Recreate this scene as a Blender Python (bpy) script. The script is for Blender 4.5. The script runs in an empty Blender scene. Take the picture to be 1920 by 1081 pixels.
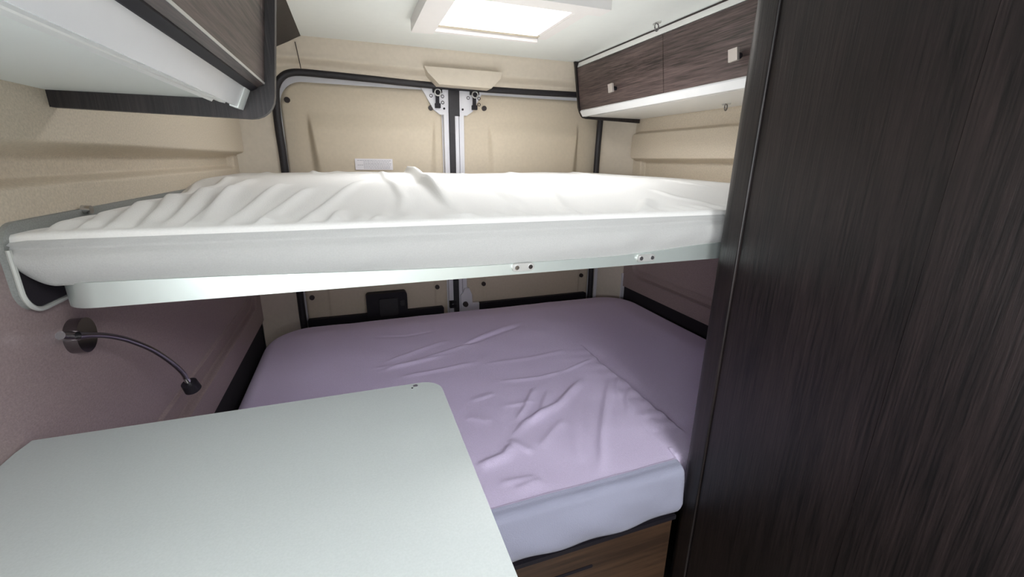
import bpy, bmesh, math
import numpy as np
from mathutils import Vector, Matrix

# ------------------------------------------------------------------ camera model (metres, camera at the origin, floor at -1.45)
F = 805.8
def rot(yaw, pit, rol):
    cy, sy, cp, sp, cr, sr = math.cos(yaw), math.sin(yaw), math.cos(pit), math.sin(pit), math.cos(rol), math.sin(rol)
    Rz = np.array([[cy, sy, 0], [-sy, cy, 0], [0, 0, 1]]); Rx = np.array([[1, 0, 0], [0, cp, sp], [0, -sp, cp]])
    B = np.array([[1, 0, 0], [0, 0, -1], [0, 1, 0]]); Rr = np.array([[cr, sr, 0], [-sr, cr, 0], [0, 0, 1]])
    return Rr @ B @ Rx @ Rz
M = rot(math.radians(-20.02299845), math.radians(-16.59502779), math.radians(-0.750612))
def at(px, py, ax, val):
    """where the sight line of a pixel meets the plane axis = val"""
    d = M.T @ np.array([px - 960, py - 540.5, F])
    return d * (val / d[ax])

FLOOR, CEIL = -1.45, 0.46
XL, XR = -0.43, 1.46
YF, YR = -2.3, 2.2            # cab end, rear doors
C = bpy.context.scene.collection

# ------------------------------------------------------------------ materials
def new_mat(name):
    m = bpy.data.materials.new(name); m.use_nodes = True
    return m, m.node_tree, m.node_tree.nodes['Principled BSDF']
def plain(name, col, rough=.5, metal=0, spec=.5, noise=0, nscale=300, bump=0, bscale=300, coat=0, sheen=0):
    m, t, b = new_mat(name)
    b.inputs['Base Color'].default_value = (*col, 1); b.inputs['Roughness'].default_value = rough
    b.inputs['Metallic'].default_value = metal; b.inputs['Specular IOR Level'].default_value = spec
    b.inputs['Coat Weight'].default_value = coat; b.inputs['Sheen Weight'].default_value = sheen
    tc = t.nodes.new('ShaderNodeTexCoord')
    if noise:
        n = t.nodes.new('ShaderNodeTexNoise'); n.inputs['Scale'].default_value = nscale; n.inputs['Detail'].default_value = 3
        r = t.nodes.new('ShaderNodeMapRange'); r.inputs[1].default_value = .3; r.inputs[2].default_value = .7
        r.inputs[3].default_value = 1 - noise; r.inputs[4].default_value = 1 + noise
        mx = t.nodes.new('ShaderNodeMix'); mx.data_type = 'RGBA'; mx.blend_type = 'MULTIPLY'; mx.inputs[0].default_value = 1
        mx.inputs[6].default_value = (*col, 1)
        t.links.new(tc.outputs['Object'], n.inputs['Vector']); t.links.new(n.outputs['Fac'], r.inputs[0])
        t.links.new(r.outputs[0], mx.inputs[7]); t.links.new(mx.outputs[2], b.inputs['Base Color'])
    if bump:
        n = t.nodes.new('ShaderNodeTexNoise'); n.inputs['Scale'].default_value = bscale; n.inputs['Detail'].default_value = 4
        bp = t.nodes.new('ShaderNodeBump'); bp.inputs['Strength'].default_value = bump; bp.inputs['Distance'].default_value = .002
        t.links.new(tc.outputs['Object'], n.inputs['Vector']); t.links.new(n.outputs['Fac'], bp.inputs['Height'])
        t.links.new(bp.outputs[0], b.inputs['Normal'])
    return m
def wood(name, dark, light, axis, rough=.42, fine=260, bump=.5, spec=.5):
    """open-pored laminate, grain running along the given axis"""
    m, t, b = new_mat(name)
    tc = t.nodes.new('ShaderNodeTexCoord')
    def streak(scale, stretch, detail):
        mp = t.nodes.new('ShaderNodeMapping'); s = [scale] * 3; s[axis] = scale * stretch
        mp.inputs['Scale'].default_value = s
        n = t.nodes.new('ShaderNodeTexNoise'); n.inputs['Scale'].default_value = 1; n.inputs['Detail'].default_value = detail
        n.inputs['Roughness'].default_value = .65
        t.links.new(tc.outputs['Object'], mp.inputs[0]); t.links.new(mp.outputs[0], n.inputs['Vector'])
        return n
    a = streak(fine, .03, 4); c = streak(28, .05, 3)
    mth = t.nodes.new('ShaderNodeMath'); mth.operation = 'MULTIPLY_ADD'; mth.inputs[1].default_value = .62
    sc = t.nodes.new('ShaderNodeMath'); sc.operation = 'MULTIPLY'; sc.inputs[1].default_value = .38
    t.links.new(c.outputs['Fac'], sc.inputs[0]); t.links.new(a.outputs['Fac'], mth.inputs[0]); t.links.new(sc.outputs[0], mth.inputs[2])
    cr = t.nodes.new('ShaderNodeValToRGB'); cr.color_ramp.elements[0].position = .40; cr.color_ramp.elements[1].position = .66
    cr.color_ramp.elements[0].color = (*dark, 1); cr.color_ramp.elements[1].color = (*light, 1)
    t.links.new(mth.outputs[0], cr.inputs[0]); t.links.new(cr.outputs[0], b.inputs['Base Color'])
    bp = t.nodes.new('ShaderNodeBump'); bp.inputs['Strength'].default_value = bump; bp.inputs['Distance'].default_value = .0008
    t.links.new(a.outputs['Fac'], bp.inputs['Height']); t.links.new(bp.outputs[0], b.inputs['Normal'])
    b.inputs['Roughness'].default_value = rough; b.inputs['Specular IOR Level'].default_value = spec
    return m
MT = {
    'lining': plain('beige_lining', (.62, .545, .44), .62, noise=.10, nscale=260, bump=.35, bscale=420),
    'lining_shaded': plain('shaded_beige_lining', (.33, .255, .25), .36, noise=.12, nscale=260, bump=.3, bscale=420),  # beige lining below the bunk, with shade and purple bounce put into its colour
    'pillar': plain('beige_plastic', (.62, .555, .46), .55, noise=.03, nscale=60, bump=.1, bscale=500),
    'doorlin': plain('door_lining', (.62, .54, .42), .6, noise=.03, nscale=80, bump=.15, bscale=300),
    'steel': plain('painted_steel', (.72, .72, .76), .35, spec=.6),
    'rubber': plain('black_rubber', (.018, .016, .020), .5, noise=.2, nscale=90),
    'black': plain('black_plastic', (.012, .010, .015), .6, spec=.3, noise=.1, nscale=200),
    'felt': plain('black_felt', (.016, .012, .018), .9, noise=.25, nscale=500),
    'plug': plain('brown_plug', (.03, .02, .02), .5),
    'ceiling': plain('ceiling_board', (.75, .78, .76), .5, noise=.01, nscale=40),
    'white': plain('white_laminate', (.80, .80, .78), .35, noise=.01, nscale=50),
    'gloss': plain('white_gloss', (.78, .79, .80), .22, noise=.02, nscale=18),
    'frame': plain('rooflight_plastic', (.76, .74, .73), .4, noise=.01, nscale=30),
    'table': plain('table_laminate', (.435, .465, .46), .38, noise=.035, nscale=420, bump=.05, bscale=300, spec=.5),
    'edge': plain('table_edge', (.50, .53, .48), .4),
    'sheetw': plain('white_sheet', (.80, .79, .77), .85, noise=.015, nscale=350, bump=.3, bscale=500, sheen=.1),
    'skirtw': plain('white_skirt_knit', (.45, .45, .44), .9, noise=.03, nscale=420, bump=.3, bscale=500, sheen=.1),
    'skirtp': plain('blue_grey_skirt', (.33, .345, .44), .85, noise=.04, nscale=350, bump=.4, bscale=420, sheen=.1),
    'sheetp': plain('lilac_sheet', (.79, .69, .92), .85, noise=.04, nscale=350, bump=.45, bscale=420, sheen=.15),
    'chrome': plain('chrome', (.60, .60, .62), .08, metal=1),
    'darkchrome': plain('dark_chrome', (.26, .25, .26), .12, metal=1),
    'zinc': plain('zinc', (.55, .55, .53), .35, metal=.45),
    'knob': plain('matt_nickel', (.50, .46, .43), .45, metal=.35),
    'rail': plain('pale_rail', (.72, .79, .76), .34, metal=.7, noise=.02, nscale=14),
    'blind': plain('beige_blind', (.50, .44, .34), .6),
    'bracket': plain('grey_bracket', (.26, .27, .26), .55, noise=.12, nscale=400),
    'rim': plain('bracket_rim', (.50, .51, .48), .4),
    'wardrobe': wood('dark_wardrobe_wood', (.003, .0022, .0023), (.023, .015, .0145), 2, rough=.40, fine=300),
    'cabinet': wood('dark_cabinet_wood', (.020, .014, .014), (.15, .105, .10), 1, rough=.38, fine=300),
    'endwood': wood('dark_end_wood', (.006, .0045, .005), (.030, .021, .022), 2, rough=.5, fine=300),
    'brown': wood('brown_base_wood', (.035, .018, .010), (.085, .045, .024), 0, rough=.5, fine=120),
    'floor': wood('floor_vinyl', (.26, .24, .22), (.42, .40, .37), 1, rough=.5, fine=60),
    'sticker': plain('sticker_paper', (.80, .78, .82), .5),
    'ink': plain('grey_ink', (.42, .42, .46), .6),
    'dome': plain('dome_acrylic', (.85, .85, .84), .3),
    'diffuser': plain('shelf_diffuser', (.80, .84, .82), .4),
}

# ------------------------------------------------------------------ object helpers
def link(name, me, mat, parent=None, smooth=False):
    o = bpy.data.objects.new(name, me); C.objects.link(o)
    if mat: me.materials.append(MT[mat])
    if parent is not None:
        w = Vector((0, 0, 0)); q = parent
        while q is not None: w += q.location; q = q.parent
        me.transform(Matrix.Translation(-w)); o.parent = parent
    if smooth:
        for p in me.polygons: p.use_smooth = True
    return o
def obj(name, bm, mat, parent=None, smooth=False, bevel=0, seg=2):
    if bevel:
        es = [e for e in bm.edges if len(e.link_faces) == 2 and e.calc_face_angle(0) > .5]
        bmesh.ops.bevel(bm, geom=es, offset=bevel, segments=seg, profile=.5, affect='EDGES', clamp_overlap=True)
    bmesh.ops.recalc_face_normals(bm, faces=bm.faces)
    me = bpy.data.meshes.new(name); bm.to_mesh(me); bm.free()
    o = link(name, me, mat, parent)
    if smooth or bevel:
        for p in me.polygons: p.use_smooth = True
        try: me.set_sharp_from_angle(angle=math.radians(38))
        except Exception: pass
    return o
def thing(name, loc, label, cat, group=None):
    o = bpy.data.objects.new(name, None); C.objects.link(o); o.location = loc; o.empty_display_size = .05
    return tag(o, label, cat, group)
def tag(o, label, cat, group=None):
    o['label'] = label; o['category'] = cat
    if group: o['group'] = group
    return o
def struct(o): o['kind'] = 'structure'; return o
def sempty(name, loc):
    o = bpy.data.objects.new(name, None); C.objects.link(o); o.location = loc; o.empty_display_size = .05
    return struct(o)
def box(x0, x1, y0, y1, z0, z1, bm=None):
    bm = bm or bmesh.new()
    v = [bm.verts.new((x, y, z)) for x in (x0, x1) for y in (y0, y1) for z in (z0, z1)]
    for f in ((0, 1, 3, 2), (4, 6, 7, 5), (0, 4, 5, 1), (2, 3, 7, 6), (0, 2, 6, 4), (1, 5, 7, 3)):
        bm.faces.new([v[i] for i in f])
    return bm
def prism(pts, axis, a, b, bm=None):
    """polygon pts (two remaining axes in order) extruded along axis from a to b"""
    bm = bm or bmesh.new()
    def mk(p, t):
        c = list(p); c.insert(axis, t); return bm.verts.new(c)
    A = [mk(p, a) for p in pts]; B_ = [mk(p, b) for p in pts]; n = len(pts)
    bm.faces.new(A); bm.faces.new(B_[::-1])
    for i in range(n): bm.faces.new((A[i], A[(i + 1) % n], B_[(i + 1) % n], B_[i]))
    return bm
def rrect(x0, x1, y0, y1, r, n=6):
    pts = []
    for cx, cy, s in ((x1 - r, y1 - r, 0), (x0 + r, y1 - r, 1), (x0 + r, y0 + r, 2), (x1 - r, y0 + r, 3)):
        for k in range(n + 1):
            a = math.pi / 2 * (s + k / n); pts.append((cx + r * math.cos(a), cy + r * math.sin(a)))
    return pts
def cyl(p0, p1, r0, r1=None, n=24, bm=None, caps=True):
    bm = bm or bmesh.new(); r1 = r0 if r1 is None else r1
    p0, p1 = Vector(p0), Vector(p1); d = (p1 - p0).normalized(); u = d.orthogonal().normalized(); v = d.cross(u)
    R0 = [bm.verts.new(p0 + (u * math.cos(t) + v * math.sin(t)) * r0) for t in [2 * math.pi * i / n for i in range(n)]]
    R1 = [bm.verts.new(p1 + (u * math.cos(t) + v * math.sin(t)) * r1) for t in [2 * math.pi * i / n for i in range(n)]]
    for i in range(n): bm.faces.new((R0[i], R0[(i + 1) % n], R1[(i + 1) % n], R1[i]))
    if caps: bm.faces.new(R0[::-1]); bm.faces.new(R1)
    return bm
def spline(pts, n=12):
    P = [Vector(p) for p in pts]; P = [P[0] * 2 - P[1]] + P + [P[-1] * 2 - P[-2]]; out = []
    for i in range(1, len(P) - 2):
        for k in range(n):
            t = k / n; a, b, c, d = P[i - 1:i + 3]
            out.append(.5 * ((2 * b) + (c - a) * t + (2 * a - 5 * b + 4 * c - d) * t * t + (3 * b - a - 3 * c + d) * t ** 3))
    return out + [P[-2]]
def tube(path, r, n=12, bm=None, closed=False, ell=None):
    bm = bm or bmesh.new(); P = [Vector(p) for p in path]; rings = []; N = len(P); u = None
    for i, p in enumerate(P):
        d = (P[(i + 1) % N] - P[i - 1]) if closed or 0 < i < N - 1 else (P[1] - P[0] if i == 0 else P[-1] - P[-2])
        d.normalize()
        u = d.orthogonal() if u is None else u - d * u.dot(d)
        u.normalize(); v = d.cross(u); rr = r(i / (N - 1)) if callable(r) else r
        rings.append([bm.verts.new(p + (u * math.cos(t) + v * math.sin(t)) * rr) for t in [2 * math.pi * k / n for k in range(n)]])
    for i in range(N if closed else N - 1):
        a, b = rings[i], rings[(i + 1) % N]
        for k in range(n): bm.faces.new((a[k], a[(k + 1) % n], b[(k + 1) % n], b[k]))
    if not closed: bm.faces.new(rings[0][::-1]); bm.faces.new(rings[-1])
    return bm
def grid_mesh(name, V, mat, parent=None, wrap=False):
    """V: array (n, m, 3)"""
    n, m, _ = V.shape; me = bpy.data.meshes.new(name)
    i, j = np.meshgrid(np.arange(n - 1), np.arange(m - 1), indexing='ij'); a = (i * m + j).ravel()
    fc = np.stack([a, a + m, a + m + 1, a + 1], 1)
    me.from_pydata(V.reshape(-1, 3).tolist(), [], fc.tolist()); me.update()
    return link(name, me, mat, parent, True)
def smooth(x, a, b):
    t = np.clip((x - a) / (b - a), 0, 1); return t * t * (3 - 2 * t)

# ------------------------------------------------------------------ side walls: one moulded lining each
def rr_sdf(y, z, y0, y1, z0, z1, r):
    qy = np.abs(y - (y0 + y1) / 2) - (y1 - y0) / 2 + r; qz = np.abs(z - (z0 + z1) / 2) - (z1 - z0) / 2 + r
    return np.minimum(np.maximum(qy, qz), 0) + np.hypot(np.maximum(qy, 0), np.maximum(qz, 0)) - r
ZB = -0.706                                # lower end of the lining
def wall_offset(y, z, side):
    d = np.zeros_like(y)
    # padded upper band, its lower lip at eye level, then a long shallow trough
    end = 2.06
    top = .152 if side > 0 else .40
    band = smooth(-rr_sdf(y, z, -4, end + .03, .006, top, .03), -.003, .014)
    d += .030 * band
    tr = smooth(-rr_sdf(y, z, -4, end - .04, -.045 if side < 0 else -.085, .010, .012), -.002, .014)
    d -= .022 * tr * (1 - band)
    # pressed channel of the lower lining, turning up at its rear end
    w = .067 if side < 0 else .038
    zc = -.5765 if side < 0 else -.604
    s = rr_sdf(y, z, -4, 1.99, zc, 1.5, .07)
    ch = smooth(w / 2 - np.abs(s), -.001, .006)
    bead = np.exp(-((np.abs(s) - w / 2 - .003) / .0032) ** 2)
    d += (.0075 * bead - .015 * ch) * smooth(-z, .20, .24)
    return d
def rows(a, b, n, extra):
    return np.unique(np.round(np.concatenate([np.linspace(a, b, n)] + [np.linspace(p, q, k) for p, q, k in extra]), 5))
zs_all = rows(ZB, CEIL, 60, [(-.065, .03, 40), (.13, .175, 20), (-.66, -.53, 70), (-.10, -.06, 14)])
ys_all = rows(YF, 2.10, 80, [(1.85, 2.10, 60)])
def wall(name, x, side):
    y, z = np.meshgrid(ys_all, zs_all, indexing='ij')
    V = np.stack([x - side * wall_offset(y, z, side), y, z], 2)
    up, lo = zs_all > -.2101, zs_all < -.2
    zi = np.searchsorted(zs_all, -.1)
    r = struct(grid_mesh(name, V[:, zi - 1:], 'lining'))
    grid_mesh('lower_lining', V[:, :zi], 'lining_shaded', r)
    # body steel behind and under the lining
    bm = box(*(sorted((x + side * .035, x + side * .06))), YF, 2.275, FLOOR, CEIL)
    obj('body_panel', bm, 'steel', r)
    return r
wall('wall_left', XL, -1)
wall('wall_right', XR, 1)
t = struct(obj('trim_1', prism([(XL - .012, ZB + .02), (XL - .012, FLOOR), (XL - .03, FLOOR), (XL - .03, ZB + .02)], 1, YF, 2.1), 'felt'))
t = struct(obj('trim_2', prism([(XR + .012, ZB + .02), (XR + .012, FLOOR), (XR + .03, FLOOR), (XR + .03, ZB + .02)], 1, YF, 2.1), 'felt'))
# pale end strips of the lower lining
obj('end_strip', box(XR - .008, XR + .012, 2.084, 2.105, -.80, -.63), 'steel', bpy.data.objects['wall_right'], bevel=.003)

# floor, ceiling, cab end
struct(obj('floor', box(XL - .06, XR + .06, YF - .05, 2.3, FLOOR - .04, FLOOR), 'floor'))
SK = (.31, .70, 1.30, 1.675)               # rear rooflight opening
SK2 = (.15, .85, -1.15, -.30)               # added second rooflight, unseen behind the camera, for fill light
def ceiling_slab():
    bm = bmesh.new(); x0, x1 = XL - .06, XR + .06
    ys = [YF - .05, SK2[2], SK2[3], SK[2], SK[3], 2.3]
    hole = {1: SK2, 3: SK}
    for i in range(5):
        if i in hole:
            h = hole[i]; box(x0, h[0], ys[i], ys[i + 1], CEIL, CEIL + .03, bm); box(h[1], x1, ys[i], ys[i + 1], CEIL, CEIL + .03, bm)
        else: box(x0, x1, ys[i], ys[i + 1], CEIL, CEIL + .03, bm)
    return bm
struct(obj('ceiling', ceiling_slab(), 'ceiling'))
WS = (-.15, 1.15, -.35, .22)               # windscreen opening
bm = bmesh.new()
box(XL - .06, WS[0], YF - .05, YF, FLOOR, CEIL, bm); box(WS[1], XR + .06, YF - .05, YF, FLOOR, CEIL, bm)
box(WS[0], WS[1], YF - .05, YF, FLOOR, WS[2], bm); box(WS[0], WS[1], YF - .05, YF, WS[3], CEIL, bm)
struct(obj('wall_front', bm, 'lining'))

# ------------------------------------------------------------------ rear wall: surround, header, doors
def curve_of(pts):                      # opening outline at the seal, left bottom -> over the top -> right bottom
    return [(p[0], p[2]) for p in pts]
SEAL_PX = [(571, 640), (569, 602), (562, 548), (535, 325), (521, 229), (516.5, 176), (519, 158), (527, 145), (540, 137), (564, 135), (620, 140), (700, 148), (800, 158.5), (940, 169), (1078, 177)]
seal = [tuple(at(x, y, 1, 2.165)) for x, y in SEAL_PX]
seal = [(p[0], 2.165, p[2]) for p in seal]
xr_ = 1.283
seal += [(1.20, 2.165, .333), (1.25, 2.165, .322), (1.276, 2.165, .295), (1.284, 2.165, .25), (1.281, 2.165, .19), (1.276, 2.165, -.06), (1.280, 2.165, -.4), (1.288, 2.165, -.665), (1.288, 2.165, -.9)]
seal[0] = (-.277, 2.165, -.9)
sp = spline(seal, 6)
struct(obj('trim_3', tube(sp, .0155, 12), 'rubber', smooth=True))
# surround surface: side pillars and header, lofted from the seal outwards to the walls and the ceiling
outer = []
for p in sp:
    x, z = p.x, p.z
    fx = (x - .505) / .79
    if z > .30 and -.20 < x < 1.21: outer.append((x, 2.075, CEIL))
    else:
        outer.append(None)
idx = [i for i, o in enumerate(outer) if o is not None]; a, b = idx[0], idx[-1]
for i in range(len(sp)):
    if i < a:
        t_ = i / a; z = sp[i].z
        outer[i] = (XL - .006, 2.090, min(CEIL, z if z < .22 else .22 + (z - .22) * 2.2)) if z < .33 else (XL + .004 + (sp[i].x + .25) * 2.5, 2.08, CEIL)
    elif i > b:
        z = sp[i].z
        outer[i] = (XR + .006, 2.090, min(CEIL, z if z < .22 else .22 + (z - .22) * 2.2)) if z < .325 else (XR - .004 - max(0, 1.26 - sp[i].x) * 2.5, 2.08, CEIL)
K = 26; V = np.zeros((len(sp), K, 3))
for i, p in enumerate(sp):
    o_ = outer[i]
    top = smooth(np.array(float(p.z)), .22, .335)
    for k in range(K):
        t_ = k / (K - 1)
        # side pillars: flat, then a crease and a turn towards the wall; header: a lower shelf, a rounded rib, a flat upper board
        ys = 2.168 + (2.085 - 2.168) * (t_ ** 1.6)
        sh = 2.155 if t_ < .10 else (2.155 - .05 * float(smooth(np.array(t_), .18, .42)))
        yh = sh - (.028) * float(smooth(np.array(t_), .45, 1.0))
        y = ys * (1 - top) + yh * top
        V[i, k] = (p.x + (o_[0] - p.x) * t_, y, p.z + (o_[2] - p.z) * t_)
wr = struct(grid_mesh('wall_rear', V, 'pillar'))
# joint lines of the surround: header to side pillar
tube_pts = spline([at(553, 78, 1, 2.083), at(558, 100, 1, 2.098), at(564, 128, 1, 2.14)], 6)
obj('joint_line', tube(tube_pts, .0016, 6), 'plug', wr)
# central cover over the upper latches
cov = [(at(x, y, 1, 2.08)[0], at(x, y, 1, 2.08)[2]) for x, y in ((795, 124), (941, 136), (938, 148), (921, 166), (823, 158), (802, 136))]
bm = prism(cov, 1, 2.075, 2.16)
obj('latch_cover', bm, 'pillar', wr, bevel=.007, seg=3)
# door steel frame at both sides of the pillar (lower right pale strip)
obj('pillar_strip', box(1.303, 1.322, 2.150, 2.156, -.9, -.56), 'steel', wr)
obj('sill', box(XL, XR, 2.10, 2.20, FLOOR, -.86), 'black', wr)
obj('body_panel', box(XL - .07, XR + .07, 2.262, 2.29, FLOOR - .03, CEIL + .03), 'steel', wr)

SEAM = .486
def sheet_door(name, xa, xb, n, left):
    d = sempty(name, ((xa + xb) / 2, 2.24, -.9))
    # steel skin clipped to the rounded opening
    rad = .10
    def outline(i0, i1, z0, z1, r):
        if left: return [(i1, z0), (i1, z1), *[(i0 + r - r * math.sin(k * math.pi / 12), z1 - r + r * math.cos(k * math.pi / 12)) for k in range(7)], (i0, z0)]
        return [(i0, z0), (i0, z1), *[(i1 - r + r * math.sin(k * math.pi / 12), z1 - r + r * math.cos(k * math.pi / 12)) for k in range(7)], (i1, z0)]
    o = .006
    obj('door_skin', prism(outline(xa, xb, -1.0, .345, rad), 1, 2.212, 2.25), 'steel', d)
    return d, outline
dl, outl = sheet_door('door_1', -.30, SEAM - .012, 1, True)
dr, outr = sheet_door('door_2', SEAM + .012, 1.31, 2, False)
# lining panels with the pressed field and its slanting flanks
def door_lining(d, out, x0, x1, zt, left, fx0, fx1, corner):
    nx, nz = 150, 150
    xs = np.linspace(x0, x1, nx); zs = np.linspace(-1.0, zt, nz); x, z = np.meshgrid(xs, zs, indexing='ij')
    # flanks: outer ones widen downwards
    def flank(xc, sgn, w0, w1):
        t_ = np.clip((.185 - z) / .30, 0, 1); w = w0 + (w1 - w0) * t_
        return smooth((x - xc) * sgn, 0, w)
    fld = flank(fx0, 1, .012, .050) * flank(fx1, -1, .015, .045) * smooth(.20 - z, 0, .09) * smooth(z + .48, 0, .03)
    low = smooth(-.50 - z, 0, .02) * smooth(x - (x0 + .10), 0, .01) * smooth((x1 - .06) - x, 0, .01)
    dx = np.minimum(x - x0, x1 - x); dz = zt - z; e = np.minimum(dx, dz)
    # rounded upper outer corner
    r = .095; cx = x0 + r if left else x1 - r; cz = zt - r
    out_ = ((x < cx) if left else (x > cx)) & (z > cz)
    rad = np.hypot(x - cx, z - cz); ee = np.where(out_, r - rad, e)
    sc = np.where(out_ & (rad > r), r / np.maximum(rad, 1e-6), 1); x = cx + (x - cx) * np.where(out_, sc, 1); z = cz + (z - cz) * np.where(out_, sc, 1)
    # cut-away for the upper latch plate at the seam side
    y = 2.206 - .022 * fld * 1.0 - .004 * low + .006 * (1 - smooth(np.maximum(ee, 0), 0, .006))
    V = np.stack([x, y, z], 2)
    m = grid_mesh('door_lining', V, 'doorlin', d)
    return m
door_lining(dl, outl, -.262, .432, .311, True, -.165, .40, 0)
door_lining(dr, outr, .536, 1.292, .306, False, .66, 1.175, 0)
# latch plates (white steel quarter plates beside the seam), hooks, rivets
def latch(d, px, sgn, name_hole):
    c = at(px, 175, 1, 2.19); s = sgn
    x_in = SEAM - .020 if s < 0 else SEAM + .020
    pts = [(x_in, .325), (x_in + s * .005, .205), (x_in + s * .045, .205), (x_in + s * .075, .225), (x_in + s * .115, .295), (x_in + s * .135, .325)]
    pl = obj('latch_plate', prism(pts, 1, 2.188, 2.204), 'steel', d, bevel=.003)
    hx = c[0]
    bm = cyl((hx, 2.172, .325), (hx, 2.172, .283), .011, .009, 12)
    box(hx - .012, hx + .012, 2.165, 2.187, .232, .252, bm); box(hx - .007, hx + .007, 2.170, 2.186, .245, .300, bm)
    box(hx - .021, hx + .021, 2.165, 2.185, .298, .316, bm)
    h = obj('latch_hook', bm, 'black', d, bevel=.002)
    tube_bm = tube([(hx + .014 * math.cos(a), 2.163, .298 + .014 * math.sin(a)) for a in np.linspace(0, 2 * math.pi, 20, endpoint=False)], .003, 8, closed=True)
    obj('hook_ring', tube_bm, 'zinc', h)
    for dx, dz in ((-.028, .285), (.026, .285), (.026, .258)):
        obj('rivet', tube([(hx + dx + .0065 * math.cos(a), 2.187, dz + .0065 * math.sin(a)) for a in np.linspace(0, 2 * math.pi, 16, endpoint=False)], .0016, 6, closed=True), 'plug', pl)
    hxx = SEAM + s * .045
    obj('rivet', cyl((hxx, 2.184, .232), (hxx, 2.19, .232), .005, n=12), 'black', pl)
latch(dl, 819, -1, 0); latch(dr, 888, 1, 0)
def plug(d, x, y, yy=2.2):
    c = at(x, y, 1, yy)
    bm = cyl((c[0], yy - .004, c[2]), (c[0], 2.212, c[2]), .0115, .0125, 18)
    obj('trim_plug', bm, 'plug', d, bevel=.0015)
for q in ((538, 187), (808, 202), (585, 558), (820, 538)): plug(dl, *q)
for q in ((908, 203), (907, 532), (1090, 516)): plug(dr, *q)
# seam: black rubber lip, pale folded flange of the left and right leaf
obj('seam_seal', box(.463, .488, 2.172, 2.205, -.9, .315), 'rubber', dl, bevel=.005)
obj('edge_flange', box(.438, .461, 2.184, 2.206, -.9, .215), 'steel', dl, bevel=.004)
obj('edge_flange', box(.491, .509, 2.180, 2.206, -.9, .20), 'steel', dr, bevel=.003)
obj('edge_flange', box(.513, .536, 2.186, 2.206, -.9, .215), 'steel', dr, bevel=.004)
obj('seam_seal', box(.486, .514, 2.178, 2.203, .20, .318), 'rubber', dr, bevel=.004)
# middle catch and striker plate low at the seam
bm = box(.438, .470, 2.160, 2.186, -.765, -.752); box(.438, .470, 2.160, 2.186, -.742, -.729, bm); box(.436, .446, 2.160, 2.186, -.765, -.729, bm)
obj('catch', bm, 'black', dl, bevel=.002)
pts = [(.498, -.9), (.498, -.70), (.51, -.69), (.52, -.665), (.545, -.665), (.56, -.70), (.562, -.75), (.60, -.752), (.60, -.80), (.56, -.9)]
sp2 = obj('striker_plate', prism(pts, 1, 2.170, 2.190), 'steel', dr, bevel=.003)
obj('bolt', cyl((.522, 2.155, -.752), (.522, 2.171, -.752), .013, .015, 20), 'plug', sp2, bevel=.002)
# black lower bands and the inside handle
obj('kick_band', prism(rrect(-.262, .405, -.95, -.757, .008), 1, 2.175, 2.2), 'black', dl, bevel=.002)
obj('kick_band', prism(rrect(.602, 1.268, -.95, -.757, .008), 1, 2.175, 2.2), 'black', dr, bevel=.002)
hnd = obj('handle_housing', prism(rrect(.014, .214, -.80, -.648, .016), 1, 2.155, 2.2), 'black', dl, bevel=.004)
obj('handle_lever', prism(rrect(.075, .165, -.765, -.675, .008), 1, 2.143, 2.158), 'rubber', hnd, bevel=.004)
obj('handle_lock', prism(rrect(.178, .200, -.72, -.69, .006), 1, 2.147, 2.157), 'rubber', hnd, bevel=.002)
# information sticker
c0 = at(665, 297, 1, 2.182); c1 = at(737, 318.5, 1, 2.182)
st = obj('information_sticker', box(c0[0], c1[0], 2.1795, 2.185, c1[2], c0[2]), 'sticker', dl)
bm = bmesh.new(); w_ = c1[0] - c0[0]; h_ = c0[2] - c1[2]
rng = np.random.RandomState(3)
for k in range(6):
    zz = c0[2] - h_ * (.16 + k * .138); x = c0[0] + w_ * (.06 if k % 3 == 0 else .22)
    while x < c1[0] - .014:
        ln = rng.uniform(.004, .013); box(x, min(x + ln, c1[0] - .006), 2.1790, 2.1796, zz - .0012, zz + .0012, bm); x += ln + .002
obj('small_print', bm, 'ink', st)

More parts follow.
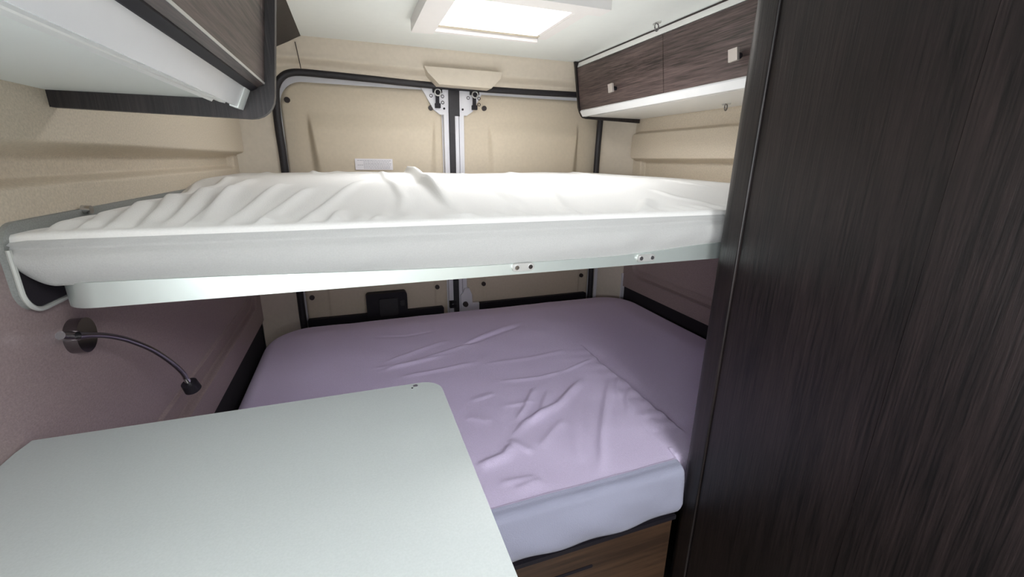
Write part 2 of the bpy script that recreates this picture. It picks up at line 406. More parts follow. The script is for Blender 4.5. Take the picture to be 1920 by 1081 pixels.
# ------------------------------------------------------------------ rooflights
def rooflight(name, h, yn, lens, detail):
    x0, x1, y0, y1 = h
    r = sempty(name, ((x0 + x1) / 2, (y0 + y1) / 2, CEIL))
    zb = .42
    bm = bmesh.new()
    box(x0 - .075, x0, y0 - .06, y1 + .022, zb, CEIL, bm)                     # left flange
    box(x1, x1 + .042, y0 - .06, y1 + .022, zb + .022, CEIL, bm)              # right flange, thinner
    box(x0, x1, y1, y1 + .022, zb + .006, CEIL, bm)                           # far lip
    obj('frame', bm, 'frame', r, bevel=.004)
    obj('blind_cassette', box(x0 - .075, x1 + .045, y0 - .062, y0, zb - .002, CEIL, None), 'frame', r, bevel=.005)
    bm = bmesh.new(); zt = CEIL + .085
    box(x0 - .004, x0 + .004, y0, y1, CEIL - .01, zt, bm); box(x1 - .004, x1 + .004, y0, y1, CEIL - .01, zt, bm)
    box(x0, x1, y0 - .004, y0 + .004, CEIL - .01, zt, bm); box(x0, x1, y1 - .004, y1 + .004, CEIL - .01, zt, bm)
    obj('shaft', bm, 'frame', r)
    obj('screen_rail', box(x0 + .004, x1 - .004, y1 - .030, y1 - .004, CEIL - .022, CEIL - .008), 'blind', r, bevel=.003)
    obj('screen_rail', box(x1 - .016, x1 - .004, y0 + .01, y1 - .03, CEIL - .020, CEIL - .006), 'frame', r, bevel=.003)
    # domed acrylic cover on the roof
    n = 16; V = np.zeros((n, n, 3))
    for i in range(n):
        for j in range(n):
            a, b = i / (n - 1) * 2 - 1, j / (n - 1) * 2 - 1
            V[i, j] = ((x0 + x1) / 2 + a * ((x1 - x0) / 2 + .03), (y0 + y1) / 2 + b * ((y1 - y0) / 2 + .03), zt + .004 + .05 * (1 - a ** 4) * (1 - b ** 4))
    grid_mesh('dome', V, 'dome', r)
    return r
rooflight('window_1', SK, 0, 0, True)
rooflight('added_window_2', SK2, 0, 0, True)  # unseen roof opening added to hold a fill light

# ------------------------------------------------------------------ dark corner panel between left wall and ceiling
p0, p1 = at(565, 70, 1, 2.07), at(503, 96, 1, 2.07)
sl = (p0[2] - p1[2]) / (p0[0] - p1[0]); xt = -.143
pts = [(xt, CEIL - .001), (XL - .01, CEIL - .001 - sl * (xt - XL + .01)), (XL - .01, CEIL - .001 - sl * (xt - XL + .01) + .02), (xt - .034, CEIL - .001)]
struct(obj('trim_4', prism(pts, 1, .89, 2.085), 'endwood'))

# ------------------------------------------------------------------ left overhead cabinet (passes beside the camera)
Y1 = .87; Y0 = -.75
lc = thing('overhead_cabinet', (-.28, .1, .07), 'dark wood overhead cabinet with white underside at the top left, beside the camera', 'cabinet')
top = CEIL - .002
def fx(z): return -.121 + (z - .108) * .135
body = [(XL - .0, top), (XL - .0, .088), (-.178, .088), (-.178, .094), (-.157, .103), (-.145, .108), (-.145, top)]
obj('carcass', prism(body, 1, Y0, Y1 - .018), 'diffuser', lc, bevel=.0008)
obj('light_channel', prism([(-.184, .090), (-.184, .079), (-.179, .075), (-.174, .081), (-.170, .075), (-.163, .0735), (-.160, .078), (-.160, .092)], 1, Y0, Y1 - .10), 'white', lc)
obj('valance', prism([(-.166, .092), (-.166, .077), (-.157, .074), (-.143, .103), (-.150, .108)], 1, Y0, Y1 - .018), 'gloss', lc)
obj('end_cap', prism([(-.167, .092), (-.167, .075), (-.156, .072), (-.1415, .1035), (-.150, .108)], 1, Y1 - .055, Y1 - .018), 'diffuser', lc)
obj('bottom_rail', prism([(-.145, .1025), (-.1405, .1015), (-.1315, .1055), (-.1315, .111), (-.145, .112)], 1, Y0, Y1 - .018), 'black', lc)
door = obj('door', prism([(-.145, .113), (-.131, .1075), (fx(.113) - .001, .112), (fx(.115), .115), (fx(.448), .448), (-.145, .448)], 1, Y0, Y1 - .020), 'cabinet', lc, bevel=.0015)
obj('edge_trim', prism([(fx(.113) - .004, .1135), (fx(.113) + .0003, .1120), (fx(.115) + .0012, .1145), (fx(.115) - .004, .1155)], 1, Y0, Y1 - .021), 'zinc', door)
ep = [(XL - .0, top)]
ep += [(XL - .0, .066), (-.165, .060)]
for k in range(7):
    a = -math.pi / 2 + k * math.pi / 2 / 6 * .93; ep.append((-.148 + .040 * math.cos(a), .0995 + .040 * math.sin(a)))
ep += [(-.089, .24), (-.060, top)]
obj('end_panel', prism(ep, 1, Y1 - .018, Y1), 'endwood', lc, bevel=.002)

# ------------------------------------------------------------------ right overhead cabinet
rc = thing('overhead_cabinet', (1.28, 1.4, .21), 'dark wood overhead cabinet with two square-knobbed doors above the right end of the bunk', 'cabinet')
ya, yb = .70, 2.066
body = [(1.100, CEIL - .002), (1.100, .238), (1.118, .2155), (1.452, .2155), (1.452, CEIL - .002)]
obj('carcass', prism(body, 1, ya, yb - .014), 'white', rc, bevel=.001)
obj('bottom_edge', prism([(1.0985, .2405), (1.096, .236), (1.111, .2135), (1.130, .2125), (1.130, .2165), (1.118, .222)], 1, ya, yb - .014), 'gloss', rc)
obj('top_fascia', prism([(1.0745, CEIL - .006), (1.0685, .433), (1.10, .433), (1.10, CEIL - .006)], 1, ya, yb - .014), 'white', rc)
obj('ceiling_joint', prism([(1.073, CEIL - .0015), (1.073, CEIL - .006), (1.09, CEIL - .006), (1.09, CEIL - .0015)], 1, ya, yb - .014), 'plug', rc)
def rdoor(y0, y1):
    return obj('door', prism([(1.0675, .430), (1.0965, .2425), (1.112, .2425), (1.084, .430)], 1, y0, y1), 'cabinet', rc, bevel=.0012)
ys_ = at(1243.5, 120, 0, 1.082)[1]
d1 = rdoor(ys_ + .0015, yb - .0155); d2 = rdoor(ya, ys_ - .0015)
def knob(d, px, py, yaw):
    p = at(px, py, 0, 1.062)
    x = 1.0675 + (.430 - p[2]) * .155
    bm = cyl((x - .022, p[1], p[2]), (x, p[1], p[2]), .0065, .0085, 16)
    k = obj('knob', bm, 'black', d, smooth=True)
    s = .0165
    pts = [(s, s), (-s, s), (-s, -s), (s, -s)]; ca, sa = math.cos(yaw), math.sin(yaw)
    bm = bmesh.new(); pts = [(a * ca - b * sa, a * sa + b * ca) for a, b in pts]
    A_ = [bm.verts.new((x - .029 - b * .155, p[1] + a, p[2] + b)) for a, b in pts]; B_ = [bm.verts.new((x - .021 - b * .155, p[1] + a, p[2] + b)) for a, b in pts]
    bm.faces.new(A_); bm.faces.new(B_[::-1])
    for i in range(4): bm.faces.new((A_[i], A_[(i + 1) % 4], B_[(i + 1) % 4], B_[i]))
    obj('knob_plate', bm, 'knob', k, bevel=.001)
knob(d1, 1145, 165, math.radians(-3)); knob(d2, 1375, 103, math.radians(-3))
ep = [(1.452, CEIL - .002), (1.452, .196), (1.135, .205), (1.116, .209), (1.108, .216), (1.098, .232), (1.088, .255), (1.060, .43), (1.054, CEIL - .002)]
obj('end_panel', prism(ep, 1, yb - .014, yb), 'endwood', rc, bevel=.0015)
# net rings
def ring_hook(p, n, label):
    o = thing('ring_hook', p, label, 'hook')
    p = Vector(p)
    obj('base_plate', prism([(p.y + .014 * math.cos(a) * 1.6, p.x + .006 * math.sin(a)) for a in np.linspace(0, 2 * math.pi, 16, endpoint=False)] and
        [(p.x + .006 * math.sin(a), p.y + .022 * math.cos(a)) for a in np.linspace(0, 2 * math.pi, 16, endpoint=False)], 2, p.z - .003, p.z), 'zinc', o)
    obj('ring', tube([(p.x + .012 * math.cos(a), p.y + .006 * math.cos(a), p.z - .014 + .012 * math.sin(a)) for a in np.linspace(0, 2 * math.pi, 20, endpoint=False)], .0022, 8, closed=True), 'darkchrome', o, smooth=True)
    obj('screw', cyl((p.x, p.y + .015, p.z - .006), (p.x, p.y + .015, p.z - .002), .004, n=10), 'zinc', o)
    obj('screw', cyl((p.x, p.y - .015, p.z - .006), (p.x, p.y - .015, p.z - .002), .004, n=10), 'zinc', o)
h = at(1232, 42, 2, CEIL); ring_hook((h[0], h[1], CEIL), None, 'small metal ring hook screwed to the white ceiling above the right cabinet')
h = at(1362, 194, 2, .2155); ring_hook((h[0], h[1], .2165), None, 'small metal ring hook under the white base of the right overhead cabinet')

# ------------------------------------------------------------------ wardrobe
wd = thing('wardrobe', (1.08, .1, FLOOR), 'tall dark wood wardrobe with rounded corner post filling the right side', 'wardrobe')
WX = .722
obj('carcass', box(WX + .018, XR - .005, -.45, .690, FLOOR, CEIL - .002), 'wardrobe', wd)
pp = [(WX + .05, .700)]
R = .03
for k in range(9):
    a = math.pi / 2 + k * math.pi / 2 / 8; pp.append((WX - .004 + R + R * math.cos(a), .708 - R + R * math.sin(a)))
pp += [(WX - .004, .649)]
for k in range(4):
    a = math.pi + k * math.pi / 2 / 3; pp.append((WX - .001 + .003 * math.cos(a), .6475 + .003 * math.sin(a)))
pp += [(WX + .05, .6445)]
pp[0] = (WX + .05, .708)
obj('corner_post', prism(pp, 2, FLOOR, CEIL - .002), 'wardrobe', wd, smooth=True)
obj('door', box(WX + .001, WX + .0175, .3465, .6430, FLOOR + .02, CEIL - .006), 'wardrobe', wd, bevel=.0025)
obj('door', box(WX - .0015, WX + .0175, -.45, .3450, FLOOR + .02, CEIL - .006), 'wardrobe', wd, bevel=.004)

# ------------------------------------------------------------------ mattresses under their sheets
def mattress(name, mat, x0, x1, y0, y1, rc_, ztop, zbot, R, extra, nx, ny, side_fn, Rfront=None, parent=None, nside=14, notch=0, skirt='skirtw'):
    cx, cy, hx, hy = (x0 + x1) / 2, (y0 + y1) / 2, (x1 - x0) / 2, (y1 - y0) / 2
    def bmap(qx, qy):
        X, Y = qx * hx, qy * hy
        r = np.where(Y > 0, rc_[1], rc_[0])
        ix, iy = np.clip(X, -(hx - r), hx - r), np.clip(Y, -(hy - r), hy - r)
        dx, dy = X - ix, Y - iy; L = np.hypot(dx, dy)
        inside = np.maximum(np.abs(dx), np.abs(dy)) / np.maximum(L, 1e-9)
        k = np.where(L > 1e-9, r / np.maximum(L, 1e-9), 1)
        k = np.where((np.abs(dx) > 1e-9) & (np.abs(dy) > 1e-9), k, 1)
        return ix + dx * k, iy + dy * k
    # perimeter grid: top as a square grid, sides as rings
    def lin(n):
        t_ = np.linspace(-1, 1, n); return np.sign(t_) * (1 - (1 - np.abs(t_)) ** 1.25)
    A, Bq = np.meshgrid(lin(nx), lin(ny), indexing='ij')
    s = np.maximum(np.maximum(np.abs(A), np.abs(Bq)), 1e-9)
    bx, by = bmap(A / s, Bq / s); X, Y = bx * s, by * s
    def sdf(X, Y):
        r = np.where(Y > 0, rc_[1], rc_[0])
        qx, qy = np.abs(X) - hx + r, np.abs(Y) - hy + r
        return -(np.minimum(np.maximum(qx, qy), 0) + np.hypot(np.maximum(qx, 0), np.maximum(qy, 0)) - r)
    d = np.maximum(sdf(X, Y), 0)
    fw = smooth(-Y, hy - .12, hy - .04)           # front weight
    RR = R * (1 - fw) + (Rfront or R) * fw
    t_ = np.clip(d / RR, 0, 1); drop = RR * (1 - np.sqrt(np.maximum(1 - (1 - t_) ** 2, 0)))
    Z = ztop - drop + extra(X + cx, Y + cy, d)
    top = np.stack([X + cx, Y + cy, Z], 2)
    # boundary loop
    if notch: top[..., 1] += notch * smooth(top[..., 0], .705, .717) * smooth(-top[..., 1], -.95, -.72)
    loop = [(i, 0) for i in range(nx)] + [(nx - 1, j) for j in range(1, ny)] + [(i, ny - 1) for i in range(nx - 2, -1, -1)] + [(0, j) for j in range(ny - 2, 0, -1)]
    P = np.array([top[i, j] for i, j in loop]); n = len(loop)
    nrm = np.roll(P, -1, 0) - np.roll(P, 1, 0); nrm = np.stack([nrm[:, 1], -nrm[:, 0]], 1); nrm /= np.maximum(np.linalg.norm(nrm, axis=1), 1e-9)[:, None]
    verts = [top.reshape(-1, 3)]; rings = []
    fr = smooth(-(P[:, 1] - cy), hy - .02, hy - .003)
    zz0 = P[:, 2]
    for k in range(1, nside + 1):
        u = k / nside; z = zz0 + (zbot(P[:, 0]) - zz0) * u
        off = side_fn(P[:, 0], P[:, 1], u, fr)
        q = np.stack([P[:, 0] + nrm[:, 0] * off, P[:, 1] + nrm[:, 1] * off, z], 1); rings.append(q)
    verts += rings; V = np.concatenate(verts); fc = []
    i, j = np.meshgrid(np.arange(nx - 1), np.arange(ny - 1), indexing='ij'); a = (i * ny + j).ravel()
    fc += np.stack([a, a + ny, a + ny + 1, a + 1], 1).tolist()
    base = nx * ny; prev = [i * ny + j for i, j in loop]
    for k in range(nside):
        cur = [base + k * n + q for q in range(n)]
        for q in range(n): fc.append((prev[q], cur[q], cur[(q + 1) % n], prev[(q + 1) % n]))
        prev = cur
    fc.append(tuple(prev))
    me = bpy.data.meshes.new(name); me.from_pydata(V.tolist(), [], fc); me.update()
    bm = bmesh.new(); bm.from_mesh(me); bmesh.ops.recalc_face_normals(bm, faces=bm.faces); bm.to_mesh(me); bm.free()
    o = link(name, me, mat, parent, True)
    me.materials.append(MT[skirt])
    cen = np.zeros(len(me.polygons) * 3); me.polygons.foreach_get('center', cen); cen = cen.reshape(-1, 3)
    side = np.arange(len(cen)) >= (nx - 1) * (ny - 1)
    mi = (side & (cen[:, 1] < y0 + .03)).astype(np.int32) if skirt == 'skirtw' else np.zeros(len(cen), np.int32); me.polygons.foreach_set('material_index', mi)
    return o
def ridge(X, Y, pts, amp, w, fade=.25):
    """a fold along a polyline; amp may be negative; asymmetric profile with a steep and a soft side"""
    out = np.zeros_like(X); L = 0; seg = []
    for a, b in zip(pts[:-1], pts[1:]):
        l = math.hypot(b[0] - a[0], b[1] - a[1]); seg.append((a, b, L, l)); L += l
    best = np.full_like(X, 9.); tt = np.zeros_like(X); sg = np.zeros_like(X)
    for a, b, s0, l in seg:
        ux, uy = (b[0] - a[0]) / l, (b[1] - a[1]) / l; t_ = np.clip((X - a[0]) * ux + (Y - a[1]) * uy, 0, l)
        dx, dy = X - a[0] - t_ * ux, Y - a[1] - t_ * uy; d = np.hypot(dx, dy); m = d < best
        best = np.where(m, d, best); tt = np.where(m, (s0 + t_) / L, tt); sg = np.where(m, np.sign(dx * uy - dy * ux), sg)
    ww = w * np.where(sg > 0, 1.5, .8)
    f = np.exp(-(best / ww) ** 2) * smooth(tt, -.001, fade) * smooth(1 - tt, -.001, fade)
    return amp * f
def vnoise(X, Y, sx, sy, seed):
    r = np.random.RandomState(seed); out = np.zeros_like(X)
    for k in range(7):
        a = r.uniform(0, 2 * math.pi); ph = r.uniform(0, 6.28); f = r.uniform(.5, 1.6)
        out += np.sin(X * sx * f * math.cos(a) + Y * sy * f * math.sin(a) + ph)
    return out / 7

# upper bunk
zu = -.10
def pu(*q): return [tuple(at(x, y, 2, -.088)[:2]) for x, y in q]
UW = [(pu((20, 440), (110, 412), (215, 380)), .006, .008), (pu((90, 440), (190, 400), (300, 366)), .006, .009), (pu((135, 438), (250, 395), (345, 358)), .008, .010),
      (pu((200, 436), (300, 395), (372, 352)), .008, .010), (pu((255, 434), (350, 392), (440, 345)), .007, .010), (pu((300, 430), (360, 405), (450, 370)), .006, .008),
      (pu((335, 430), (400, 395), (480, 350)), .006, .010), (pu((395, 429), (430, 405), (545, 362)), .006, .009), (pu((440, 428), (500, 400), (590, 370)), .006, .009),
      (pu((520, 420), (600, 392), (700, 355)), .005, .009), (pu((600, 415), (640, 390)), .004, .008), (pu((690, 415), (705, 395)), .004, .006), (pu((745, 412), (755, 380), (725, 355), (715, 333)), .006, .010),
      (pu((880, 400), (835, 382), (795, 362), (778, 342), (752, 330)), .022, .012), (pu((905, 403), (880, 396), (860, 398)), .007, .010),
      (pu((1030, 400), (960, 378), (885, 358), (862, 335)), .006, .013), (pu((1090, 402), (1050, 380), (1010, 358)), .005, .012), (pu((1200, 395), (1212, 372)), .008, .012),
      (pu((1350, 380), (1260, 372), (1210, 365)), .003, .010), (pu((1350, 365), (1280, 360), (1230, 350)), .003, .010), (pu((592, 345), (585, 330)), .006, .012),
      (pu((480, 345), (520, 330)), .004, .012), (pu((640, 338), (600, 330)), .004, .02), (pu((980, 345), (940, 330)), .004, .02), (pu((1140, 352), (1060, 332)), .004, .02)]
def up_extra(X, Y, d):
    o = np.zeros_like(X)
    for p, a, w in UW: o += ridge(X, Y, p, a * 1.25, w)
    o += .0016 * vnoise(X, Y, 30, 26, 4) + .0022 * vnoise(X, Y, 11, 8, 8)
    # small puckers close to the front seam
    fr = np.exp(-((Y - .775) / .03) ** 2)
    o += .0022 * np.sin(X * 120 + 3 * np.sin(X * 17)) * fr
    e = smooth(d, .004, .03)
    crown = -np.maximum(.034 * (1 - smooth(Y, .74, 1.15)), .036 * (1 - smooth(X, -.43, -.26)) * (1 - smooth(Y, 1.2, 1.55))) + .006 * smooth(Y, 1.2, 1.7) - .010 * smooth(X, 1.15, 1.45)
    return o * e + crown + .003 * np.sin(X * 7 + 1) * e
def up_bot(x):
    left = np.clip((-.388 - x) / .04, 0, 1)
    lift = .016 * smooth(x, .45, .80) + .016 * (1 - smooth(x, -.40, .25))
    return -.187 + lift + .030 * left ** 1.8
def up_side(x, y, u, fr):
    bulge = .012 * math.sin(math.pi * u) + (.005 if u < .08 else 0) - (.003 if .08 < u < .22 else 0)
    w = (.003 * np.sin(x * 16 + 2 * u) + .002 * np.sin(x * 47 + 5 * u) * (x > .5)) * u * (1 - u) * 2.5
    return bulge * np.ones_like(x) + w
um = mattress('mattress', 'sheetw', -.4295, 1.445, .735, 2.06, (.005, .07), -.064, up_bot, .030, up_extra, 520, 330, up_side, Rfront=.010, skirt='skirtw')
tag(um, 'mattress under a wrinkled white fitted sheet on the upper bunk', 'mattress')

# lower bed
zl = -.73
def pl(*q): return [tuple(at(x, y, 2, zl)[:2]) for x, y in q]
LW = [(pl((700, 705), (790, 680), (905, 643)), .006, .010), (pl((715, 688), (790, 660), (850, 640)), .005, .010), (pl((740, 715), (820, 700), (900, 683)), .005, .009),
      (pl((690, 697), (760, 690), (850, 668)), .004, .008), (pl((860, 658), (910, 637), (980, 613)), -.008, .009), (pl((868, 651), (915, 630), (985, 606)), .006, .010),
      (pl((690, 638), (760, 635), (830, 622)), -.003, .008), (pl((930, 722), (1010, 714), (1060, 700)), .005, .007), (pl((900, 690), (1000, 675), (1070, 660)), .003, .010),
      (pl((1050, 705), (1110, 680)), .005, .006), (pl((955, 835), (985, 800), (1045, 765), (1095, 712)), .011, .011), (pl((890, 885), (945, 862), (965, 836)), .010, .012),
      (pl((1000, 860), (960, 838), (955, 830)), .006, .010), (pl((965, 800), (985, 770), (1003, 730)), .007, .008), (pl((985, 812), (1010, 785), (1030, 735)), .006, .009),
      (pl((1010, 850), (1040, 810), (1060, 790)), .005, .012), (pl((1128, 905), (1126, 830), (1135, 760), (1145, 712)), .009, .012), (pl((1160, 760), (1155, 735), (1162, 712)), .005, .008),
      (pl((1180, 790), (1175, 755), (1185, 730)), .005, .010), (pl((1215, 800), (1208, 775), (1212, 755)), .004, .010), (pl((1240, 830), (1225, 795)), .004, .009),
      (pl((930, 745), (880, 760)), .004, .010), (pl((925, 800), (870, 790)), .004, .012), (pl((960, 930), (1020, 905)), .004, .012), (pl((930, 915), (1010, 900)), .004, .010),
      (pl((1085, 880), (1075, 820), (1065, 790)), .003, .012), (pl((1010, 760), (940, 770)), .003, .010)]
SD = pl((1085, 650), (1300, 832))
SEAMF = pl((880, 978), (928, 964), (1281, 866))
def two_tone():
    # the sheet turns blue-grey beyond the sewn seam near its front edge
    t = MT['sheetp'].node_tree; b = t.nodes['Principled BSDF']
    (ax, ay), (bx, by) = SEAMF[1], SEAMF[2]; k = (by - ay) / (bx - ax)
    tc = t.nodes.new('ShaderNodeTexCoord'); vm = t.nodes.new('ShaderNodeVectorMath'); vm.operation = 'DOT_PRODUCT'
    vm.inputs[1].default_value = (-k, 1, 0); t.links.new(tc.outputs['Object'], vm.inputs[0])
    lt = t.nodes.new('ShaderNodeMath'); lt.operation = 'LESS_THAN'; lt.inputs[1].default_value = ay - k * ax - .001
    t.links.new(vm.outputs['Value'], lt.inputs[0])
    mx = t.nodes.new('ShaderNodeMix'); mx.data_type = 'RGBA'; mx.inputs[7].default_value = (.35, .36, .47, 1)
    src = b.inputs['Base Color'].links[0].from_socket
    t.links.new(lt.outputs[0], mx.inputs[0]); t.links.new(src, mx.inputs[6]); t.links.new(mx.outputs[2], b.inputs['Base Color'])
two_tone()
def lo_extra(X, Y, d):
    o = np.zeros_like(X)
    for p, a, w in LW: o += ridge(X, Y, p, a * .8, w)
    # diagonal step where the two layers of the sheet overlap
    (ax, ay), (bx, by) = SD; l = math.hypot(bx - ax, by - ay); ux, uy = (bx - ax) / l, (by - ay) / l
    s = (X - ax) * uy - (Y - ay) * ux; t_ = (X - ax) * ux + (Y - ay) * uy
    s = s + .002 * np.sin(t_ * 60) + .003 * np.sin(t_ * 23)
    # s < 0: rear-right side, lower layer
    side = smooth(s, -.002, .003); along = smooth(t_, .0, .12) * smooth(Y, .74, .84)
    o += .010 * (side - .5) * along * np.exp(-np.maximum(np.abs(s) - .02, 0) / .06)
    puck = np.exp(-np.maximum(s, 0) / .05) * (s > 0) * along
    o += .0018 * np.sin(t_ * 95 + 30 * s) * puck
    o += .0018 * vnoise(X, Y, 34, 30, 5) * smooth(-X, -1.15, -.9) + .0020 * vnoise(X, Y, 12, 9, 9)
    o += ridge(X, Y, SEAMF, .0035, .004, .02)
    e = smooth(d, .004, .03)
    crown = -.028 * (1 - smooth(d, 0, .22)) * smooth(Y, .72, 1.0)
    return o * e + crown
def lo_bot(x): return -.851 + .004 * np.sin(x * 9) + .012 * smooth(x, .5, .9) - .0 * x
def lo_side(x, y, u, fr):
    return .008 * math.sin(math.pi * u) + .004 * np.sin(x * 13 + 1.5 + 2.2 * u) * math.sin(math.pi * u) * 1.0 - .012 * max(0, u - .8) * 5 * .5 + .003 * np.sin(x * 37 - 6 * u) * u
lm = mattress('mattress', 'sheetp', -.412, 1.442, .680, 2.075, (.03, .20), -.716, lo_bot, .055, lo_extra, 480, 360, lo_side, Rfront=.022, notch=.042, skirt='skirtp')
tag(lm, 'mattress under a creased lilac fitted sheet on the lower bed', 'mattress')

# ------------------------------------------------------------------ bunk base
bb = thing('bunk_bed_base', (.5, 1.4, -.21), 'pale bunk bed base with front rail carrying the white upper mattress', 'bed')
pts = rrect(-.392, 1.44, .755, 2.04, .035, 8)
zr0, zr1 = -.205, -.179
RAILP = [p for p in pts]
obj('base_board', prism(rrect(-.385, 1.435, .765, 2.03, .035, 8), 2, zr0 + .004, -.190), 'white', bb)
bm = bmesh.new()
o1 = rrect(-.392, 1.44, .735, 2.04, .045, 8); i1 = rrect(-.375, 1.423, .760, 2.02, .03, 8)
va = [[bm.verts.new((*p, z)) for p in q] for q, z in ((o1, zr1 - .011), (o1, zr0), (i1, zr0), (i1, zr1 - .011))]
n = len(o1)
for a, b in ((0, 1), (1, 2), (2, 3), (3, 0)):
    for k in range(n): bm.faces.new((va[a][k], va[a][(k + 1) % n], va[b][(k + 1) % n], va[b][k]))
obj('front_rail', bm, 'rail', bb, bevel=.003)
cr_ = [(-.3965, .86)] + [(-.3965 + .046 - .046 * math.cos(a), .7295 + .046 - .046 * math.sin(a)) for a in np.linspace(0, math.pi / 2, 12)] + [(x_, .7295) for x_ in np.linspace(-.30, 1.40, 60)]
ci_ = [(-.392, .86)] + [(-.392 + .042 - .042 * math.cos(a), .734 + .042 - .042 * math.sin(a)) for a in np.linspace(0, math.pi / 2, 12)] + [(x_, .734) for x_ in np.linspace(-.30, 1.40, 60)]
bm = bmesh.new()
for i in range(len(cr_) - 1):
    q4 = [cr_[i], cr_[i + 1], ci_[i + 1], ci_[i]]
    lo_ = [bm.verts.new((*p, zr0 + .0005)) for p in q4]; hi_ = [bm.verts.new((*p, float(up_bot(np.array(max(p[0], -.385)))) + .003)) for p in q4]
    bm.faces.new(lo_); bm.faces.new(hi_[::-1])
    bm.faces.new((lo_[0], lo_[1], hi_[1], hi_[0])); bm.faces.new((lo_[2], lo_[3], hi_[3], hi_[2]))
bmesh.ops.remove_doubles(bm, verts=bm.verts, dist=1e-6)
obj('front_trim', bm, 'rail', bb, smooth=True)
for q, w in ((980, 26), (1210, 22)):
    py = 503 if q == 980 else 482
    c = at(q, py, 1, .729)
    pl_ = obj('latch_plate', prism([(c[0] + dx, -.1905 + dz) for dx, dz in rrect(-.022, .022, -.0075, .0075, .007)], 1, .7255, .7300), 'zinc', bb, bevel=.001)
    for s in (-.013, .014): obj('screw', cyl((c[0] + s, .7235, -.1905), (c[0] + s, .7265, -.1905), .0042, .0045, 12), 'chrome', pl_)
for q in ((655, 541), (884, 521), (1245, 491)):
    c = at(q[0], q[1], 1, .76)
    bm = cyl((c[0] - .004, .75, -.209), (c[0] - .004, .75, -.204), .003, n=8); cyl((c[0] + .006, .75, -.209), (c[0] + .006, .75, -.204), .003, n=8, bm=bm)
    obj('rail_screw', bm, 'plug', bb)

# grey bracket tray on the left wall
br = thing('bunk_wall_bracket', (XL + .005, 1.2, -.2), 'grey bracket tray with pale rim fixed to the left wall, holding the bunk', 'bracket')
bx0 = XL + .003
bo = rrect(.722, 2.0, -.2065, -.088, .035, 8)
obj('back_plate', prism(rrect(.722, 2.0, -.2065, -.086, .035, 8), 0, XL - .004, bx0 + .004), 'bracket', br)
rim = [(bx0 + .004, y, z) for y, z in rrect(.722, 2.0, -.2065, -.086, .035, 8)]
lowrim = [p for p in rim if p[2] < -.120 ]
obj('felt_liner', prism(rrect(.728, 1.99, -.202, -.135, .03, 8), 0, bx0 + .004, bx0 + .006), 'felt', br)
bm = bmesh.new(); th = .0035
lowrim.sort(key=lambda p: 0)
path = [(bx0 + .007, .7235, -.118), (bx0 + .007, .7235, -.172)] + [(bx0 + .007, .757 - .034 * math.cos(a), -.172 - .034 * math.sin(a)) for a in np.linspace(.15, math.pi / 2, 8)] + [(bx0 + .007, 1.2, -.206), (bx0 + .007, 1.99, -.206)]
obj('rim', tube(path, .0032, 8), 'rim', br, smooth=True)
c = at(169, 393, 0, bx0 + .012)
obj('bolt', cyl((bx0 + .002, c[1], c[2]), (bx0 + .014, c[1], c[2]), .0080, .0068, 20), 'chrome', br, bevel=.001)

# ------------------------------------------------------------------ lower bed base
lb = thing('bed_base', (.5, 1.3, FLOOR), 'brown wooden bed base with black top edge under the lilac mattress', 'bed')
obj('front_panel', box(-.40, .71, .705, .722, FLOOR + .002, -.872), 'brown', lb, bevel=.001)
obj('top_edge', prism([(-.405, .688), (.705, .688), (.705, .716), (1.442, .716), (1.442, 2.07), (-.405, 2.07)], 2, -.874, -.862), 'black', lb, bevel=.002)
obj('rear_panel', box(-.40, 1.44, 2.03, 2.05, FLOOR + .002, -.875), 'brown', lb)
ga = at(1112, 1055, 1, .703); gb = at(1052, 1086, 1, .703)
zc = (ga[2] + gb[2]) / 2
obj('grip_slot', prism(rrect(gb[0] - .03, ga[0], zc - .0045, zc + .0045, .004), 1, .7035, .712), 'black', lb)

# ------------------------------------------------------------------ table
tb = thing('table', (-.16, .2, FLOOR), 'pale grey laminate table top with rounded corner in the left foreground', 'table')
zt = -.36
tr = at(838, 735, 2, zt); tx = .110; ty = .660
pts = [(-.428, -.55), (tx, -.55)]
r = .032
for k in range(9):
    a = k * math.pi / 2 / 8; pts.append((tx - r + r * math.cos(a), ty - r + r * math.sin(a)))
pts += [(-.4245, .667), (-.428, .640)]
top_o = obj('tabletop', prism(pts, 2, zt - .028, zt), 'table', tb, bevel=.0022)
h = at(779, 723.5, 2, zt)
obj('peg', cyl((h[0], h[1], zt - .004), (h[0], h[1], zt + .0012), .0036, n=14), 'chrome', top_o)
h2 = at(773, 727, 2, zt)
obj('peg_hole', cyl((h2[0], h2[1], zt - .004), (h2[0], h2[1], zt + .0004), .0016, n=10), 'black', top_o)
obj('wall_rail', box(-.426, -.40, -.50, .60, zt - .055, zt - .028), 'zinc', tb)
obj('leg', cyl((0.0, .1, FLOOR + .012), (0.0, .1, zt - .028), .028, n=24), 'chrome', tb, smooth=True)
obj('foot_plate', cyl((0.0, .1, FLOOR), (0.0, .1, FLOOR + .012), .11, .10, 32), 'zinc', tb, bevel=.002)

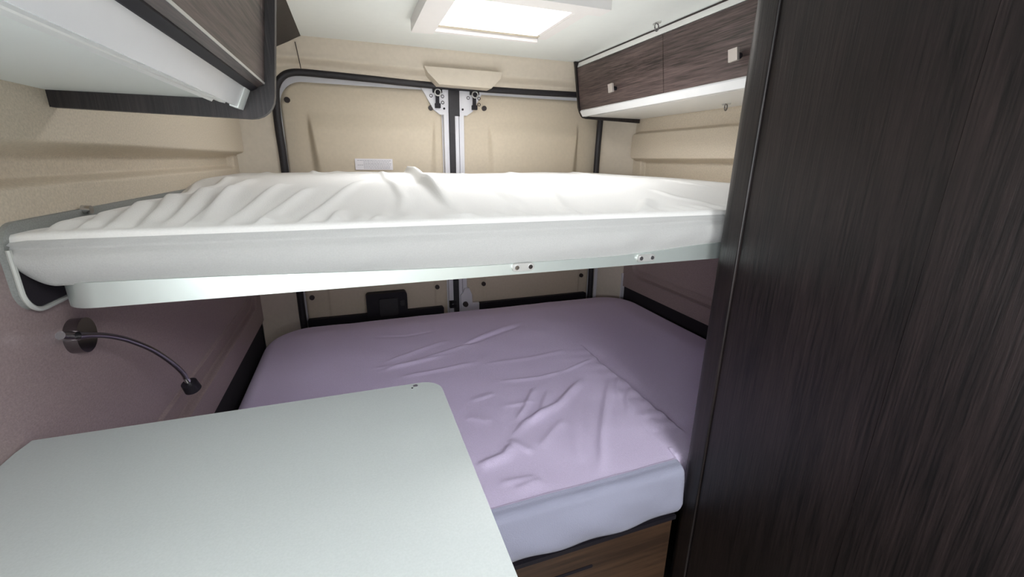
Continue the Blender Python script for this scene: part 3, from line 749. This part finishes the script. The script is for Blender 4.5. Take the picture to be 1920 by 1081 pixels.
# ------------------------------------------------------------------ reading lamp
lp_c = at(164, 627, 0, XL + .017)
cy_, cz_ = float(lp_c[1]), float(lp_c[2])
la = thing('reading_lamp', (XL, cy_, cz_), 'chrome gooseneck reading lamp on the left wall below the bunk', 'lamp')
obj('wall_base', cyl((XL - .004, cy_, cz_), (XL + .017, cy_, cz_), .0275, .0275, 48), 'darkchrome', la, bevel=.003, seg=3)
a0 = at(113, 628.5, 0, XL + .026); a1 = at(139, 629, 0, XL + .027); a2 = at(146, 629, 0, XL + .028)
obj('switch_barrel', cyl(a0, a1, .0060, n=20), 'darkchrome', la, bevel=.001)
bm = cyl(a1, Vector(a1).lerp(Vector(a2), .4), .0072, n=20); cyl(Vector(a1).lerp(Vector(a2), .6), a2, .0072, n=20, bm=bm)
obj('collar', bm, 'chrome', la)
q = [(146, 629, .037), (166, 628, .042), (200, 629, .050), (240, 637, .062), (285, 655, .078), (320, 678, .09), (342, 698, .096), (352, 714, .098)]
path = [at(x, y, 0, XL + o_) for x, y, o_ in q]
obj('gooseneck', tube(spline(path, 8), lambda t_: .0058 - .0015 * float(smooth(np.array(t_), 0, .2)), 14), 'darkchrome', la, smooth=True)
hp = Vector(path[-1]); hd = (Vector(path[-1]) - Vector(path[-2])).normalized()
hd = (hd + Vector((.1, 0, -.25))).normalized()
hdm = obj('lamp_head', cyl(hp + hd * .005, hp + hd * .023, .0135, .0145, 28), 'black', la, bevel=.0025)
obj('head_socket', cyl(hp - hd * .010, hp + hd * .006, .0045, .006, 16), 'chrome', hdm)
obj('head_ring', cyl(hp + hd * .0225, hp + hd * .0245, .013, n=24), 'rubber', hdm)

# ------------------------------------------------------------------ daylight
def area(name, loc, rot_, sx, sy, power, col=(1, 1, 1)):
    l = bpy.data.lights.new(name, 'AREA'); l.shape = 'RECTANGLE'; l.size = sx; l.size_y = sy; l.energy = power; l.color = col
    o = bpy.data.objects.new(name, l); C.objects.link(o); o.location = loc; o.rotation_euler = rot_
    return o
area('rooflight_daylight', ((SK[0] + SK[1]) / 2, (SK[2] + SK[3]) / 2, CEIL + .075), (0, 0, 0), SK[1] - SK[0] - .01, SK[3] - SK[2] - .01, 8.8, (.97, .98, 1))
area('added_roof_fill', ((SK2[0] + SK2[1]) / 2, (SK2[2] + SK2[3]) / 2, CEIL + .075), (0, 0, 0), .69, .84, 40, (.95, .975, 1))  # added fill from above and behind, brightens table and lower bed
area('windscreen_daylight', (.5, YF + .01, -.065), (math.radians(90), 0, 0), 1.3, .57, 10, (.92, .96, 1))
area('added_side_fill', (XL + .022, -.55, -.09), (0, math.radians(-90), 0), .40, .86, 26, (.92, .96, 1))  # added fill in front of the left wall, no opening behind it
w = bpy.data.worlds.new('world'); bpy.context.scene.world = w; w.use_nodes = True
w.node_tree.nodes['Background'].inputs[0].default_value = (.85, .92, 1, 1); w.node_tree.nodes['Background'].inputs[1].default_value = 1

# added window frame around the side fill light, on the closed left wall
wf = sempty('added_window_3', (XL, -.55, -.09))
bm = bmesh.new()
for y0_, y1_, z0_, z1_ in ((-1.02, -.99, -.33, .15), (-.11, -.08, -.33, .15), (-1.02, -.08, .12, .15), (-1.02, -.08, -.33, -.30)): box(XL - .002, XL + .03, y0_, y1_, z0_, z1_, bm)
obj('frame', bm, 'frame', wf, bevel=.003)
# ------------------------------------------------------------------ camera
cam = bpy.data.cameras.new('camera'); co = bpy.data.objects.new('camera', cam); C.objects.link(co)
cam.sensor_width = 36; cam.sensor_fit = 'HORIZONTAL'; cam.lens = F / 1920 * 36; cam.clip_start = .01
m = Matrix(((M[0][0], -M[1][0], -M[2][0], 0), (M[0][1], -M[1][1], -M[2][1], 0), (M[0][2], -M[1][2], -M[2][2], 0), (0, 0, 0, 1)))
co.matrix_world = m
S = bpy.context.scene; S.camera = co
S.view_settings.view_transform = 'Standard'; S.view_settings.look = 'None'; S.view_settings.gamma = 1
S.view_settings.use_curve_mapping = False; S.view_settings.exposure = .12
try: S.cycles.use_denoising = True
except Exception: pass
S.cycles.max_bounces = 12; S.cycles.diffuse_bounces = 8
